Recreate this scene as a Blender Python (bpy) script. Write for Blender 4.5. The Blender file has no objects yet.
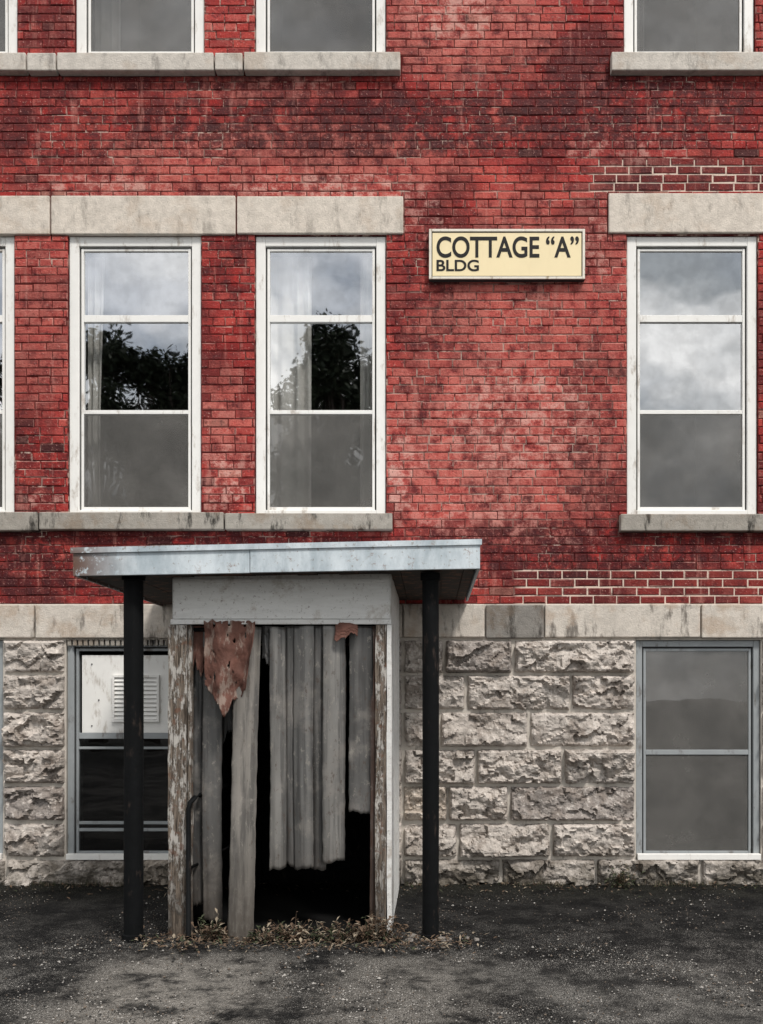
import bpy, math, random
from mathutils import Vector, noise as mn
random.seed(7)
R=random.random
U=random.uniform
S=115.0; D=8.0
def PX(px,d=0.0): return (px-432)/(S*D/(D-d))
def PZ(py,d=0.0): return 1.6+(700-py)/(S*D/(D-d))
scene=bpy.context.scene
COL=scene.collection
def clamp(x,a=0,b=1): return max(a,min(b,x))
def sstep(x,a,b):
    t=clamp((x-a)/(b-a)); return t*t*(3-2*t)

# ---------------------------------------------------------------- helpers
def empty(name,loc=(0,0,0)):
    e=bpy.data.objects.new(name,None); e.location=loc; e.empty_display_size=0.3
    COL.objects.link(e); return e
class MB:
    def __init__(s): s.v=[]; s.f=[]; s.mi=[]; s.col=[]; s.col2=[]
    def quad(s,a,b,c,d,mi=0):
        n=len(s.v); s.v+= [a,b,c,d]; s.f.append((n,n+1,n+2,n+3)); s.mi.append(mi)
    def hexa(s,p,mi=0):
        n=len(s.v); s.v+=list(p)
        for f in ((3,2,1,0),(4,5,6,7),(0,1,5,4),(1,2,6,5),(2,3,7,6),(3,0,4,7)):
            s.f.append(tuple(n+i for i in f)); s.mi.append(mi)
    def box(s,x0,x1,y0,y1,z0,z1,mi=0):
        if x0>x1:x0,x1=x1,x0
        if y0>y1:y0,y1=y1,y0
        if z0>z1:z0,z1=z1,z0
        s.hexa([(x0,y0,z0),(x1,y0,z0),(x1,y1,z0),(x0,y1,z0),(x0,y0,z1),(x1,y0,z1),(x1,y1,z1),(x0,y1,z1)],mi)
    def tube(s,pts,rads,n=12,mi=0,cap=True):
        base=len(s.v)
        for i,(p,r) in enumerate(zip(pts,rads)):
            p=Vector(p)
            if i==0: t=Vector(pts[1])-p
            elif i==len(pts)-1: t=p-Vector(pts[i-1])
            else: t=Vector(pts[i+1])-Vector(pts[i-1])
            t.normalize()
            a=t.cross(Vector((0,1,0.01)))
            if a.length<0.1: a=t.cross(Vector((1,0,0)))
            a.normalize(); b=t.cross(a)
            for k in range(n):
                an=2*math.pi*k/n
                s.v.append(tuple(p+a*math.cos(an)*r+b*math.sin(an)*r))
        for i in range(len(pts)-1):
            for k in range(n):
                k2=(k+1)%n
                s.f.append((base+i*n+k,base+i*n+k2,base+(i+1)*n+k2,base+(i+1)*n+k)); s.mi.append(mi)
        if cap:
            s.f.append(tuple(base+k for k in range(n))); s.mi.append(mi)
            e=base+(len(pts)-1)*n
            s.f.append(tuple(e+k for k in reversed(range(n)))); s.mi.append(mi)
    def obj(s,name,mats,parent=None,bevel=0,smooth=False):
        me=bpy.data.meshes.new(name); me.from_pydata(s.v,[],s.f); 
        if not isinstance(mats,(list,tuple)): mats=[mats]
        for m in mats: me.materials.append(m)
        me.polygons.foreach_set('material_index',s.mi)
        for nm,cc in (('bc',s.col),('zone',s.col2)):
            if cc:
                at=me.attributes.new(nm,'FLOAT_COLOR','CORNER')
                flat=[]
                for c,f in zip(cc,s.f): flat+=[c[0],c[1],c[2],1.0]*len(f)
                at.data.foreach_set('color',flat)
        if smooth: me.polygons.foreach_set('use_smooth',[True]*len(me.polygons))
        me.update()
        o=bpy.data.objects.new(name,me); COL.objects.link(o)
        if parent: o.parent=parent
        if bevel:
            b=o.modifiers.new('bevel','BEVEL'); b.width=bevel; b.segments=2; b.limit_method='ANGLE'
        return o

# ---------------------------------------------------------------- materials
class NT:
    def __init__(s,name,world=False):
        s.m=bpy.data.materials.new(name); s.m.use_nodes=True; s.t=s.m.node_tree
        s.b=s.t.nodes['Principled BSDF']; s.out=s.t.nodes['Material Output']
        g=s.n('ShaderNodeNewGeometry'); s.pos=g.outputs['Position']
    def n(s,ty,**k):
        nd=s.t.nodes.new(ty)
        for a,v in k.items(): setattr(nd,a,v)
        return nd
    def link(s,a,b): s.t.links.new(a,b)
    def put(s,inp,v):
        if hasattr(v,'is_output') : s.link(v,inp)
        else:
            if isinstance(v,tuple) and len(v)==3 and inp.type=='RGBA': v=(*v,1)
            inp.default_value=v
    def scale(s,vec,sc):
        m=s.n('ShaderNodeVectorMath',operation='MULTIPLY'); s.put(m.inputs[0],vec); m.inputs[1].default_value=sc; return m.outputs[0]
    def noise(s,sc,det=4,rough=0.55,vec=None,dist=0):
        n=s.n('ShaderNodeTexNoise'); s.put(n.inputs['Vector'],vec or s.pos)
        n.inputs['Scale'].default_value=sc; n.inputs['Detail'].default_value=det; n.inputs['Roughness'].default_value=rough
        n.inputs['Distortion'].default_value=dist
        return n.outputs[0]
    def voro(s,sc,vec=None,feature='F1'):
        n=s.n('ShaderNodeTexVoronoi',feature=feature); s.put(n.inputs['Vector'],vec or s.pos); n.inputs['Scale'].default_value=sc
        return n
    def mr(s,v,a,b,c=0.0,d=1.0,sm=True):
        n=s.n('ShaderNodeMapRange',interpolation_type='SMOOTHSTEP' if sm else 'LINEAR')
        s.put(n.inputs[0],v)
        for i,x in enumerate((a,b,c,d)): n.inputs[1+i].default_value=x
        return n.outputs[0]
    def math(s,op,a,b=0.0):
        n=s.n('ShaderNodeMath',operation=op); s.put(n.inputs[0],a); s.put(n.inputs[1],b); return n.outputs[0]
    def mix(s,f,a,b,blend='MIX'):
        n=s.n('ShaderNodeMix',data_type='RGBA',blend_type=blend)
        s.put(n.inputs[0],f); s.put(n.inputs[6],a); s.put(n.inputs[7],b); return n.outputs[2]
    def ell(s,cx,cz,rx,rz,inner=0.5,box=False):
        a=s.n('ShaderNodeVectorMath',operation='SUBTRACT'); s.put(a.inputs[0],s.pos); a.inputs[1].default_value=(cx,0,cz)
        b=s.scale(a.outputs[0],(1/rx,0,1/rz))
        if box:
            sp=s.n('ShaderNodeSeparateXYZ'); s.link(b,sp.inputs[0])
            l=s.math('MAXIMUM',s.math('ABSOLUTE',sp.outputs[0]),s.math('ABSOLUTE',sp.outputs[2]))
        else:
            ln=s.n('ShaderNodeVectorMath',operation='LENGTH'); s.link(b,ln.inputs[0]); l=ln.outputs['Value']
        return s.mr(l,1.0,inner)
    def attr(s,nm):
        a=s.n('ShaderNodeAttribute',attribute_name=nm); return a.outputs['Color']
    def sep(s,c):
        a=s.n('ShaderNodeSeparateColor'); s.link(c,a.inputs[0]); return a.outputs
    def bump(s,h,st=0.5,dist=0.01):
        n=s.n('ShaderNodeBump'); n.inputs['Strength'].default_value=st; n.inputs['Distance'].default_value=dist
        s.put(n.inputs['Height'],h); s.link(n.outputs[0],s.b.inputs['Normal'])
    def fin(s,col,rough=0.85,spec=0.3,metal=0):
        s.put(s.b.inputs['Base Color'],col); s.put(s.b.inputs['Roughness'],rough)
        s.b.inputs['Specular IOR Level'].default_value=spec; s.b.inputs['Metallic'].default_value=metal
        return s.m

def m_brick():
    t=NT('painted_brick')
    c=t.attr('bc'); z=t.sep(t.attr('zone'))
    n1=t.noise(1.3,4,0.66); n2=t.noise(8,5,0.72); n3=t.noise(48,4,0.75); 
    c=t.mix(t.mr(n1,0.55,0.38,0,0.8),c,(0.080,0.010,0.011))
    c=t.mix(t.mr(n2,0.48,0.34,0,0.75),c,(0.080,0.010,0.012))
    # faded pinkish wash
    w=t.math('MULTIPLY',z[0],t.mr(n2,0.34,0.58))
    c=t.mix(t.math('MULTIPLY',w,0.8),c,(0.53,0.155,0.125))
    # pale efflorescence
    e=t.math('MULTIPLY',z[2],t.mr(n2,0.47,0.60))
    c=t.mix(t.math('MULTIPLY',e,0.75),c,(0.60,0.36,0.31))
    # weathered dark areas, plus grime and sill shadow painted below the sills
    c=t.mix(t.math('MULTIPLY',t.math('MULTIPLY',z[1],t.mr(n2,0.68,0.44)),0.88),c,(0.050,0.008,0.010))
    # chips & chalk
    c=t.mix(t.mr(n3,0.59,0.67,0,0.7),c,(0.55,0.29,0.25))
    c=t.mix(t.mr(n3,0.43,0.31,0,0.85),c,(0.030,0.007,0.008))
    st=t.noise(3.4,4,0.7,vec=t.scale(t.pos,(2.6,1,0.3)))
    c=t.mix(t.mr(st,0.55,0.70,0,0.55),c,(0.50,0.21,0.175))
    t.bump(t.math('ADD',n3,t.math('MULTIPLY',n2,0.8)),1.0,0.012)
    return t.fin(c,t.mr(n2,0.3,0.7,0.55,0.9),0.2)
def m_mortar():
    t=NT('brick_mortar')
    n2=t.noise(11,4,0.7); big=t.noise(1.3,3,0.6)
    c=t.mix(n2,(0.025,0.005,0.005),(0.16,0.023,0.021))
    m=t.ell(PX(690),PZ(176),105/S,17/S,inner=0.93,box=True)
    m=t.math('MAXIMUM',m,t.ell(PX(700),PZ(587),190/S,18/S,inner=0.93,box=True))
    m=t.math('MULTIPLY',m,t.mr(n2,0.32,0.50,0.35,1))
    m2=t.math('MULTIPLY',t.mr(big,0.46,0.60),t.mr(n2,0.45,0.6))
    m=t.math('MAXIMUM',m,t.math('MULTIPLY',m2,0.65))
    w=t.math('MULTIPLY',t.ell(PX(520),PZ(400),150/S,160/S),t.mr(n2,0.4,0.6))
    m=t.math('MAXIMUM',m,t.math('MULTIPLY',w,0.55))
    c=t.mix(m,c,(0.62,0.50,0.42))
    t.bump(n2,0.8,0.01)
    return t.fin(c,0.95,0.1)
def m_limestone(name,base,dark,grime=0.5):
    t=NT(name)
    n=t.noise(2.2,5,0.68); n2=t.noise(14,4,0.7); n3=t.noise(80,3,0.7)
    c=t.mix(t.mr(n2,0.35,0.65,0,1),base,tuple(x*0.82 for x in base))
    st=t.noise(5,5,0.7,vec=t.scale(t.pos,(1.6,1,0.5)))
    c=t.mix(t.mr(st,0.53,0.68,0,grime),c,dark)
    c=t.mix(t.mr(n,0.50,0.64,0,grime*0.8),c,(base[0]*0.66,base[1]*0.55,base[2]*0.46))
    c=t.mix(t.mr(n3,0.36,0.28,0,0.7),c,dark)
    t.bump(t.math('ADD',n3,n2),0.6,0.008)
    return t.fin(c,0.9,0.2)
def m_rock():
    t=NT('rock_faced_stone')
    c=t.attr('bc')
    n=t.noise(4.5,6,0.72); n2=t.noise(22,5,0.72); n4=t.noise(1.7,4,0.65)
    c=t.mix(t.mr(n,0.47,0.62,0,0.65),c,(0.20,0.165,0.14))
    c=t.mix(t.mr(n4,0.54,0.68,0,0.6),c,(0.17,0.14,0.12))
    c=t.mix(t.mr(n2,0.53,0.68,0,0.6),c,(0.76,0.71,0.655))
    c=t.mix(t.mr(n2,0.45,0.33,0,0.9),c,(0.045,0.04,0.037))
    sp=t.n('ShaderNodeSeparateXYZ'); t.link(t.pos,sp.inputs[0])
    low=t.math('MULTIPLY',t.mr(sp.outputs[2],0.45,0.0),t.mr(n,0.3,0.55))
    c=t.mix(t.math('MULTIPLY',low,0.85),c,(0.055,0.048,0.035))
    t.bump(n2,0.8,0.018)
    return t.fin(c,0.92,0.2)
def m_simple(name,base,var=0.25,rough=0.6,spec=0.4,sc=12,bst=0.2,metal=0,dirt=None,dirtlo=0.55,dirthi=0.7,damt=0.8):
    t=NT(name); n=t.noise(sc,4,0.65)
    c=t.mix(n,tuple(x*(1-var) for x in base),tuple(min(1,x*(1+var)) for x in base))
    if dirt:
        d=t.noise(sc*0.6,5,0.7,vec=t.scale(t.pos,(1.7,1.7,0.6)))
        c=t.mix(t.mr(d,dirtlo,dirthi,0,damt),c,dirt)
    if bst>0: t.bump(t.noise(sc*6,3,0.6),bst,0.004)
    return t.fin(c,rough,spec,metal)
def m_wood():
    t=NT('peeling_painted_wood')
    v=t.scale(t.pos,(16,16,1.0)); g=t.noise(5,6,0.7,vec=v); p=t.noise(16,6,0.78,vec=t.scale(t.pos,(1.5,1,0.4)))
    w=t.mix(t.mr(g,0.35,0.65),(0.030,0.023,0.018),(0.22,0.18,0.145))
    m=t.mr(p,0.49,0.55)
    c=t.mix(t.math('MULTIPLY',m,t.mr(g,0.3,0.5,0.35,1)),w,t.mix(g,(0.30,0.28,0.255),(0.50,0.48,0.45)))
    c=t.mix(t.mr(t.noise(18,3),0.58,0.68,0,0.6),c,(0.14,0.065,0.04))
    sp=t.n('ShaderNodeSeparateXYZ'); t.link(t.pos,sp.inputs[0])
    c=t.mix(t.math('MULTIPLY',t.mr(sp.outputs[2],0.7,0.0),t.mr(p,0.35,0.55,.4,.85)),c,(0.04,0.032,0.025))
    t.bump(t.math('ADD',g,t.math('MULTIPLY',m,0.5)),1.0,0.008)
    return t.fin(c,0.85,0.2)
def m_panel():
    t=NT('weathered_white_board')
    g=t.noise(4,5,0.7,vec=t.scale(t.pos,(1,1,7))); n=t.noise(6,6,0.72); n3=t.noise(50,4,0.7)
    c=t.mix(g,(0.46,0.46,0.445),(0.74,0.74,0.725))
    c=t.mix(t.mr(n,0.52,0.68,0,0.6),c,(0.30,0.255,0.21))
    c=t.mix(t.mr(n3,0.59,0.68,0,0.7),c,(0.15,0.12,0.10))
    t.bump(t.math('ADD',g,n3),0.6,0.006)
    return t.fin(c,0.7,0.3)
def m_fascia():
    t=NT('oxidised_metal_fascia')
    n=t.noise(3,6,0.7,vec=t.scale(t.pos,(1,1,0.4))); n3=t.noise(30,5,0.7)
    c=t.mix(t.mr(n,.35,.65),(0.33,0.39,0.43),(0.60,0.66,0.70))
    m=t.math('MULTIPLY',t.ell(PX(66,2),PZ(565,2),0.50,0.35,inner=0.05),t.mr(t.noise(13,5,0.75),0.38,0.47))
    c=t.mix(m,c,(0.11,0.058,0.04))
    c=t.mix(t.mr(n3,0.58,0.68,0,0.7),c,(0.20,0.17,0.14))
    c=t.mix(t.mr(t.noise(7,6,0.8),0.57,0.68,0,0.85),c,(0.20,0.12,0.085))
    t.bump(n3,0.35,0.004)
    return t.fin(c,0.55,0.3,0.0)
def m_vinyl():
    t=NT('aged_fibreglass_strip')
    c=t.attr('bc')
    st=t.noise(3,4,0.65,vec=t.scale(t.pos,(7,7,0.25))); n=t.noise(2.6,5,0.7); n3=t.noise(26,5,0.75,vec=t.scale(t.pos,(1,1,0.5)))
    c=t.mix(t.mr(st,0.46,0.62,0,0.6),c,(0.032,0.031,0.031))
    c=t.mix(t.mr(n,0.52,0.66,0,0.35),c,(0.24,0.22,0.20))
    c=t.mix(t.mr(n3,0.58,0.66,0,0.5),c,(0.27,0.25,0.22))
    c=t.mix(t.mr(n3,0.43,0.33,0,0.7),c,(0.055,0.037,0.027))
    sp=t.n('ShaderNodeSeparateXYZ'); t.link(t.pos,sp.inputs[0])
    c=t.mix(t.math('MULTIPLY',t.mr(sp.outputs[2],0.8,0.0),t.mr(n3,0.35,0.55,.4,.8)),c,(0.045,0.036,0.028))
    t.bump(n3,0.25,0.003)
    return t.fin(c,0.4,0.5)
def m_glass(fac=0.42,tint=(0.8,0.83,0.83),wav=0.15):
    t=NT('window_glass')
    t.t.nodes.remove(t.b)
    g=t.n('ShaderNodeBsdfGlossy'); g.inputs['Roughness'].default_value=0.015; g.inputs['Color'].default_value=(0.95,0.97,1,1)
    tr=t.n('ShaderNodeBsdfTransparent'); tr.inputs['Color'].default_value=(*tint,1)
    bp=t.n('ShaderNodeBump'); bp.inputs['Strength'].default_value=wav; bp.inputs['Distance'].default_value=0.01
    t.link(t.noise(2.2,2,0.5),bp.inputs['Height']); t.link(bp.outputs[0],g.inputs['Normal'])
    mx=t.n('ShaderNodeMixShader'); 
    t.put(mx.inputs[0],t.math('MULTIPLY',t.mr(t.noise(7,4,0.6),0.3,0.7,0.9,1.1),fac)); t.link(tr.outputs[0],mx.inputs[1]); t.link(g.outputs[0],mx.inputs[2])
    t.link(mx.outputs[0],t.out.inputs['Surface']); return t.m
def m_screen():
    t=NT('insect_screen'); t.t.nodes.remove(t.b)
    st=t.noise(2.2,5,0.7)
    d=t.n('ShaderNodeBsdfDiffuse'); t.put(d.inputs['Color'],t.mix(t.mr(st,.3,.7),(0.100,0.098,0.093),(0.155,0.15,0.142)))
    tr=t.n('ShaderNodeBsdfTransparent'); mx=t.n('ShaderNodeMixShader')
    t.put(mx.inputs[0],t.mr(t.noise(1.5,3),0.3,0.7,0.60,0.72)); t.link(tr.outputs[0],mx.inputs[1]); t.link(d.outputs[0],mx.inputs[2])
    t.link(mx.outputs[0],t.out.inputs['Surface']); return t.m
def m_curtain():
    t=NT('sheer_curtain'); t.t.nodes.remove(t.b)
    d=t.n('ShaderNodeBsdfTranslucent'); d.inputs['Color'].default_value=(0.85,0.83,0.8,1)
    d2=t.n('ShaderNodeBsdfDiffuse'); d2.inputs['Color'].default_value=(0.88,0.86,0.83,1)
    mx=t.n('ShaderNodeMixShader'); mx.inputs[0].default_value=0.85
    t.link(d.outputs[0],mx.inputs[1]); t.link(d2.outputs[0],mx.inputs[2]); t.link(mx.outputs[0],t.out.inputs['Surface']); return t.m
def m_ground():
    t=NT('old_asphalt')
    sp=t.n('ShaderNodeSeparateXYZ'); t.link(t.pos,sp.inputs[0]); Y=sp.outputs[1]
    big=t.noise(0.8,4,0.6); mid=t.noise(3.5,6,0.72); fine=t.noise(70,3,0.8); v=t.voro(75); v2=t.voro(160)
    c=t.mix(t.mr(mid,0.40,0.64),(0.0045,0.0045,0.005),(0.026,0.025,0.024))
    worn=t.math('MULTIPLY',t.mr(Y,-1.8,-3.0),t.mr(big,0.40,0.58))
    c=t.mix(t.math('MULTIPLY',worn,t.mr(mid,0.38,0.6,0.25,0.95)),c,(0.115,0.11,0.102))
    wl=t.math('MAXIMUM',t.ell(PX(175,2.9),0,0.85,50,inner=0.2),t.math('MULTIPLY',t.ell(PX(400,2.9),0,0.7,50,inner=0.2),0.6))
    c=t.mix(t.math('MULTIPLY',t.math('MULTIPLY',wl,t.mr(Y,-1.9,-2.6)),t.mr(mid,0.36,0.56)),c,(0.21,0.195,0.175))
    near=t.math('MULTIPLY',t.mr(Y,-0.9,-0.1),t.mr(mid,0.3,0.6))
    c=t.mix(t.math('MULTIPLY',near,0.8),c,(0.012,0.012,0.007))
    sc=t.sep(v.outputs['Color']); sc2=t.sep(v2.outputs['Color'])
    dens=t.math('MULTIPLY',t.mr(mid,0.38,0.62,0.15,1.0),t.mr(Y,-0.9,-2.6,0.14,1.0))
    a1=t.math('MULTIPLY',t.mr(v.outputs['Distance'],0.42,0.28),t.mr(sc[0],0.52,0.85))
    a2=t.math('MULTIPLY',t.mr(v2.outputs['Distance'],0.5,0.3),t.mr(sc2[0],0.36,0.85,0,.85))
    c=t.mix(t.math('MULTIPLY',t.math('MAXIMUM',a1,a2),dens),c,(0.46,0.44,0.41))
    h=t.math('ADD',t.math('MULTIPLY',fine,0.9),t.math('MULTIPLY',t.mr(v.outputs['Distance'],0.6,0.1),0.7))
    t.bump(h,1.0,0.022)
    return t.fin(c,t.mr(mid,0.35,0.65,0.75,0.95),0.15)

BR=m_brick(); MO=m_mortar(); RO=m_rock()
LIN=m_limestone('limestone_lintel',(0.63,0.57,0.50),(0.16,0.14,0.12),0.45)
SIL=m_limestone('grimy_limestone_sill',(0.33,0.305,0.27),(0.025,0.023,0.02),0.95)
SIL2=m_limestone('limestone_sill',(0.56,0.52,0.47),(0.12,0.11,0.10),0.5)
BAND=m_limestone('limestone_band',(0.58,0.53,0.47),(0.085,0.073,0.062),0.8)
BANDG=m_limestone('grey_limestone_band',(0.24,0.225,0.205),(0.05,0.045,0.04),0.9)
SMO=m_simple('stone_mortar',(0.50,0.46,0.41),0.3,0.95,0.1,10,0.7,dirt=(0.12,0.11,0.10),damt=0.7)
WHT=m_simple('white_window_paint',(0.74,0.735,0.71),0.08,0.5,0.4,9,0.1,dirt=(0.33,0.28,0.23),dirtlo=0.54,dirthi=0.72)
GREYP=m_simple('grey_blue_window_paint',(0.27,0.29,0.30),0.15,0.55,0.4,9,0.15,dirt=(0.10,0.085,0.075))
GAP=m_simple('dark_gasket',(0.03,0.03,0.03),0.2,0.8)
GL=m_glass(0.44,(0.93,0.94,0.93)); GLD=m_glass(0.07,(0.4,0.42,0.42)); SCR=m_screen(); CUR=m_curtain()
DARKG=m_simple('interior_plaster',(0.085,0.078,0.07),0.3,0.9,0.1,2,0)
WOOD=m_wood(); PANEL=m_panel(); FAS=m_fascia(); VIN=m_vinyl()
POST=m_simple('dark_painted_steel',(0.0045,0.005,0.0055),0.4,0.7,0.09,14,0.35,dirt=(0.035,0.026,0.022),dirtlo=0.57,dirthi=0.70)
BLACK=m_simple('porch_shade_black',(0.006,0.006,0.006),0.4,0.9,0.1,8,0)  # near-black colour stands in for the shade inside the porch
SOFF=m_simple('rotten_soffit_board',(0.04,0.032,0.028),0.5,0.85,0.2,9,0.6,dirt=(0.17,0.08,0.05),dirtlo=0.5,dirthi=0.65)
RUST=m_simple('rusted_sheet',(0.105,0.047,0.035),0.6,0.8,0.3,13,0.8,dirt=(0.24,0.19,0.16),dirtlo=0.52,dirthi=0.62,damt=.7)
ROOFM=m_simple('roof_felt',(0.05,0.05,0.05),0.3,0.9)
CONC=m_simple('concrete_rubble',(0.24,0.22,0.20),0.35,0.9,0.2,12,0.8,dirt=(0.05,0.045,0.04))
GND=m_ground()

# ---------------------------------------------------------------- building
BX0,BX1=-7.2,6.2; ZTOP=10.9
ZB=PZ(604)
bld=empty('brick_building')
wins=[]
mainpx=[(-308,-177),(-118,14),(68,201),(255,386),(627,758),(812,943)]
for a,b in mainpx: wins.append((a,b,235,515))
uppx=[(-308,-177),(-114,17),(75,204),(255,386),(624,755),(812,943)]
for a,b in uppx: wins.append((a,b,-228,57))
def WR(w): return (PX(w[0]),PX(w[1]),PZ(w[3]),PZ(w[2]))
holes=[WR(w) for w in wins]
trim=[]
def run(joints,y0,y1,mat,proud):
    for a,b in zip(joints[:-1],joints[1:]):
        trim.append((a+0.8,b-0.8,y0+U(-.8,.8),y1+U(-.8,.8),mat,proud+U(-0.003,0.003)))
run([-330,-135,50,236,404],196,234,LIN,0.022)
run([608,782,965],193,232,LIN,0.022)
run([-330,-148,38,224,393],512.5,530,SIL,0.07)
run([620,793,960],513.5,531,SIL,0.07)
run([-330,-160,26,56,214,243,401],52,70,SIL2,0.07)
run([611,787,960],52,70,SIL2,0.07)
run([-330,-135,50,236,404],-266,-229,LIN,0.022)
run([608,782,965],-266,-229,LIN,0.022)
for q in trim: holes.append((PX(q[0]-0.8,q[5]),PX(q[1]+0.8,q[5]),PZ(q[3],q[5]),PZ(q[2],q[5])))
def subtract(r,hs):
    out=[r]
    for h in hs:
        nx=[]
        for (a,b,c,d) in out:
            if h[0]>=b or h[1]<=a or h[2]>=d or h[3]<=c: nx.append((a,b,c,d)); continue
            if h[0]>a: nx.append((a,h[0],c,d))
            if h[1]<b: nx.append((h[1],b,c,d))
            m0=max(a,h[0]); m1=min(b,h[1])
            if h[2]>c: nx.append((m0,m1,c,h[2]))
            if h[3]<d: nx.append((m0,m1,h[3],d))
        out=nx
    return out
mb=MB()
CH=0.0733
WASH=((500,440,170,130,1),(300,165,220,60,.8),(470,20,110,80,1),(140,170,90,45,.8),(500,320,120,70,.8),(600,330,70,200,.6),(40,300,60,150,.6),(225,440,30,90,.8),(410,440,40,110,.9),(150,20,120,20,.5),(250,85,120,22,.6),(520,215,60,40,.6))
DARKZ=((380,125,440,46,1),(100,560,200,50,1),(560,550,260,40,1),(650,100,160,60,1),(420,300,40,170,.6),(30,560,80,60,1),(690,180,120,20,.5),(560,80,140,50,.6),(228,260,30,60,.8),(60,130,120,60,.7),(600,480,40,60,.7),(30,470,50,60,.7),(200,540,230,16,1),(700,541,110,16,1),(200,80,230,14,.8),(690,80,110,14,.8),(590,390,36,80,.6))  # thin strips right under the sills paint in grime and sill shadow
PALE=((455,15,60,30,.9),(330,188,140,16,.9),(100,186,90,14,.8),(228,480,26,45,.9),(400,470,22,70,.9),(520,420,90,70,.7),(480,520,80,30,.5),(620,150,80,16,.6),(300,80,60,16,.6),(420,210,24,40,.7),(600,240,16,50,.6),(40,500,30,16,.8),(560,540,60,12,.5))
def fld(px,py,L):
    m=0
    for (cx,cy,rx,ry,s) in L:
        d=math.hypot((px-cx)/rx,(py-cy)/ry); m=max(m,s*sstep(1-d,0,0.5))
    return m
def lightzone(px,py):
    j=14*mn.noise(Vector((py*.15,3,1)))
    return (588+j<px<900 and 158<py<193) or (514+j<px and 568<py<604)
def brickcol(x,z):
    r=R(); n=mn.noise(Vector((x*0.8,3,z*0.8)))+.6*mn.noise(Vector((x*2.5,8,z*2.5)))
    base=Vector((0.36,0.029,0.025)); dark=Vector((0.15,0.014,0.015)); lt=Vector((0.46,0.062,0.048))
    f=r+0.5*n
    c= base.lerp(dark,clamp((0.24-f)/0.35)) if f<0.24 else (base.lerp(lt,clamp((f-0.6)/0.35)) if f>0.6 else base.copy())
    if R()<0.018: c=Vector((0.06,0.015,0.014))
    if R()<0.008: c=Vector((0.38,0.17,0.13))
    px=432+x*S; py=700-(z-1.6)*S
    if lightzone(px,py): c=c.lerp(Vector((0.14,0.022,0.019)),0.65)
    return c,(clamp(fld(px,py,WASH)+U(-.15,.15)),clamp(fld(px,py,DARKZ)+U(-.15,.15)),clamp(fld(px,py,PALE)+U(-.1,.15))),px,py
def brick(a,b,c,d,cz):
    col,zn,px,py=cz
    w=b-a; h=d-c
    if w<0.018 or h<0.014: return
    lz=lightzone(px,py)
    j=(U(.009,.0135) if lz else U(0.004,0.0085))/2; a+=j;b-=j;c+=j;d-=j
    if b-a<.01 or d-c<.01: return
    ch=min(0.005,w*0.2,h*0.2); o=U(-0.003,0.003); y=0.0+o; yb=0.016
    t1,t2=U(-0.0016,0.0016),U(-0.0016,0.0016)
    n=len(mb.v)
    k=[U(0.5,2.2)*ch for _ in range(4)]
    s1,s2,s3,s4=(U(-.0013,.0013) for _ in range(4))
    mb.v+=[(a,yb,c),(b,yb,c),(b,yb,d),(a,yb,d),
           (a,y+ch,c+s1),(b,y+ch,c+s2),(b,y+ch,d+s3),(a,y+ch,d+s4),
           (a+k[0],y+t1,c+s1+k[0]),(b-k[1],y+t2,c+s2+k[1]),(b-k[2],y-t1,d+s3-k[2]),(a+k[3],y-t2,d+s4-k[3])]
    pw=0.12+0.45*zn[0]+.2*zn[2]
    for i in range(4):
        i2=(i+1)%4
        cc=col
        if R()<pw: cc=col.lerp(Vector((0.54,0.32,0.27)),U(.3,.85))
        elif R()<0.3: cc=col*0.45
        mb.f.append((n+i,n+i2,n+4+i2,n+4+i)); mb.f.append((n+4+i,n+4+i2,n+8+i2,n+8+i)); mb.col+=[cc,cc]
    mb.f.append((n+8,n+9,n+10,n+11)); mb.col.append(col)
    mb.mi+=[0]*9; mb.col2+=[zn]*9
z=ZB; row=0
while z<ZTOP:
    hdr=(row%7==5)
    L=0.106 if hdr else 0.212
    x=BX0-(0.106 if row%2 else 0.0)-U(0,0.012)
    zz=z+U(-0.0015,0.0015)
    while x<BX1:
        l=L*U(0.95,1.04)
        a=max(x,BX0); b=min(x+l,BX1)
        if b-a>0.02:
            cz=brickcol((a+b)/2,z+CH/2)
            for r in subtract((a,b,zz+U(-.0015,.0015),zz+CH+U(-.0015,.0015)),holes): brick(*r,cz)
        x+=l
    z+=CH; row+=1
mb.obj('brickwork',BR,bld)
mbk=MB()
for r in subtract((BX0,BX1,ZB,ZTOP+0.05),[WR(w) for w in wins]):
    a,b,c,d=r; mbk.quad((a,0.0062,c),(b,0.0062,c),(b,0.0062,d),(a,0.0062,d))
for w in wins:
    a,b,c,d=WR(w); y0,y1=0.0062,0.2
    mbk.quad((a,y0,c),(a,y0,d),(a,y1,d),(a,y1,c)); mbk.quad((b,y0,c),(b,y1,c),(b,y1,d),(b,y0,d))
    mbk.quad((a,y0,d),(b,y0,d),(b,y1,d),(a,y1,d)); mbk.quad((a,y0,c),(a,y1,c),(b,y1,c),(b,y0,c))
mbk.obj('mortar_joints',MO,bld)
groups={}
for (a,b,y0,y1,mat,pr) in trim:
    groups.setdefault(mat.name,(mat,MB()))[1].box(PX(a,pr),PX(b,pr),-pr,0.03,PZ(y1,pr),PZ(y0,pr))
bj=[-400,-250,-95,36,212,403,485,544,700,860,1000,1150]
for a,b in zip(bj[:-1],bj[1:]):
    mat=BANDG if a==485 else BAND
    groups.setdefault(mat.name,(mat,MB()))[1].box(max(BX0,PX(a+0.7)),min(BX1,PX(b-0.7)),-0.035+U(-.004,.004),0.03,PZ(638)+U(-.005,.005),PZ(605)+U(-.004,.004))
for k,(mat,g) in groups.items(): g.obj('stone_trim_'+k,mat,bld,bevel=0.009)

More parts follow.
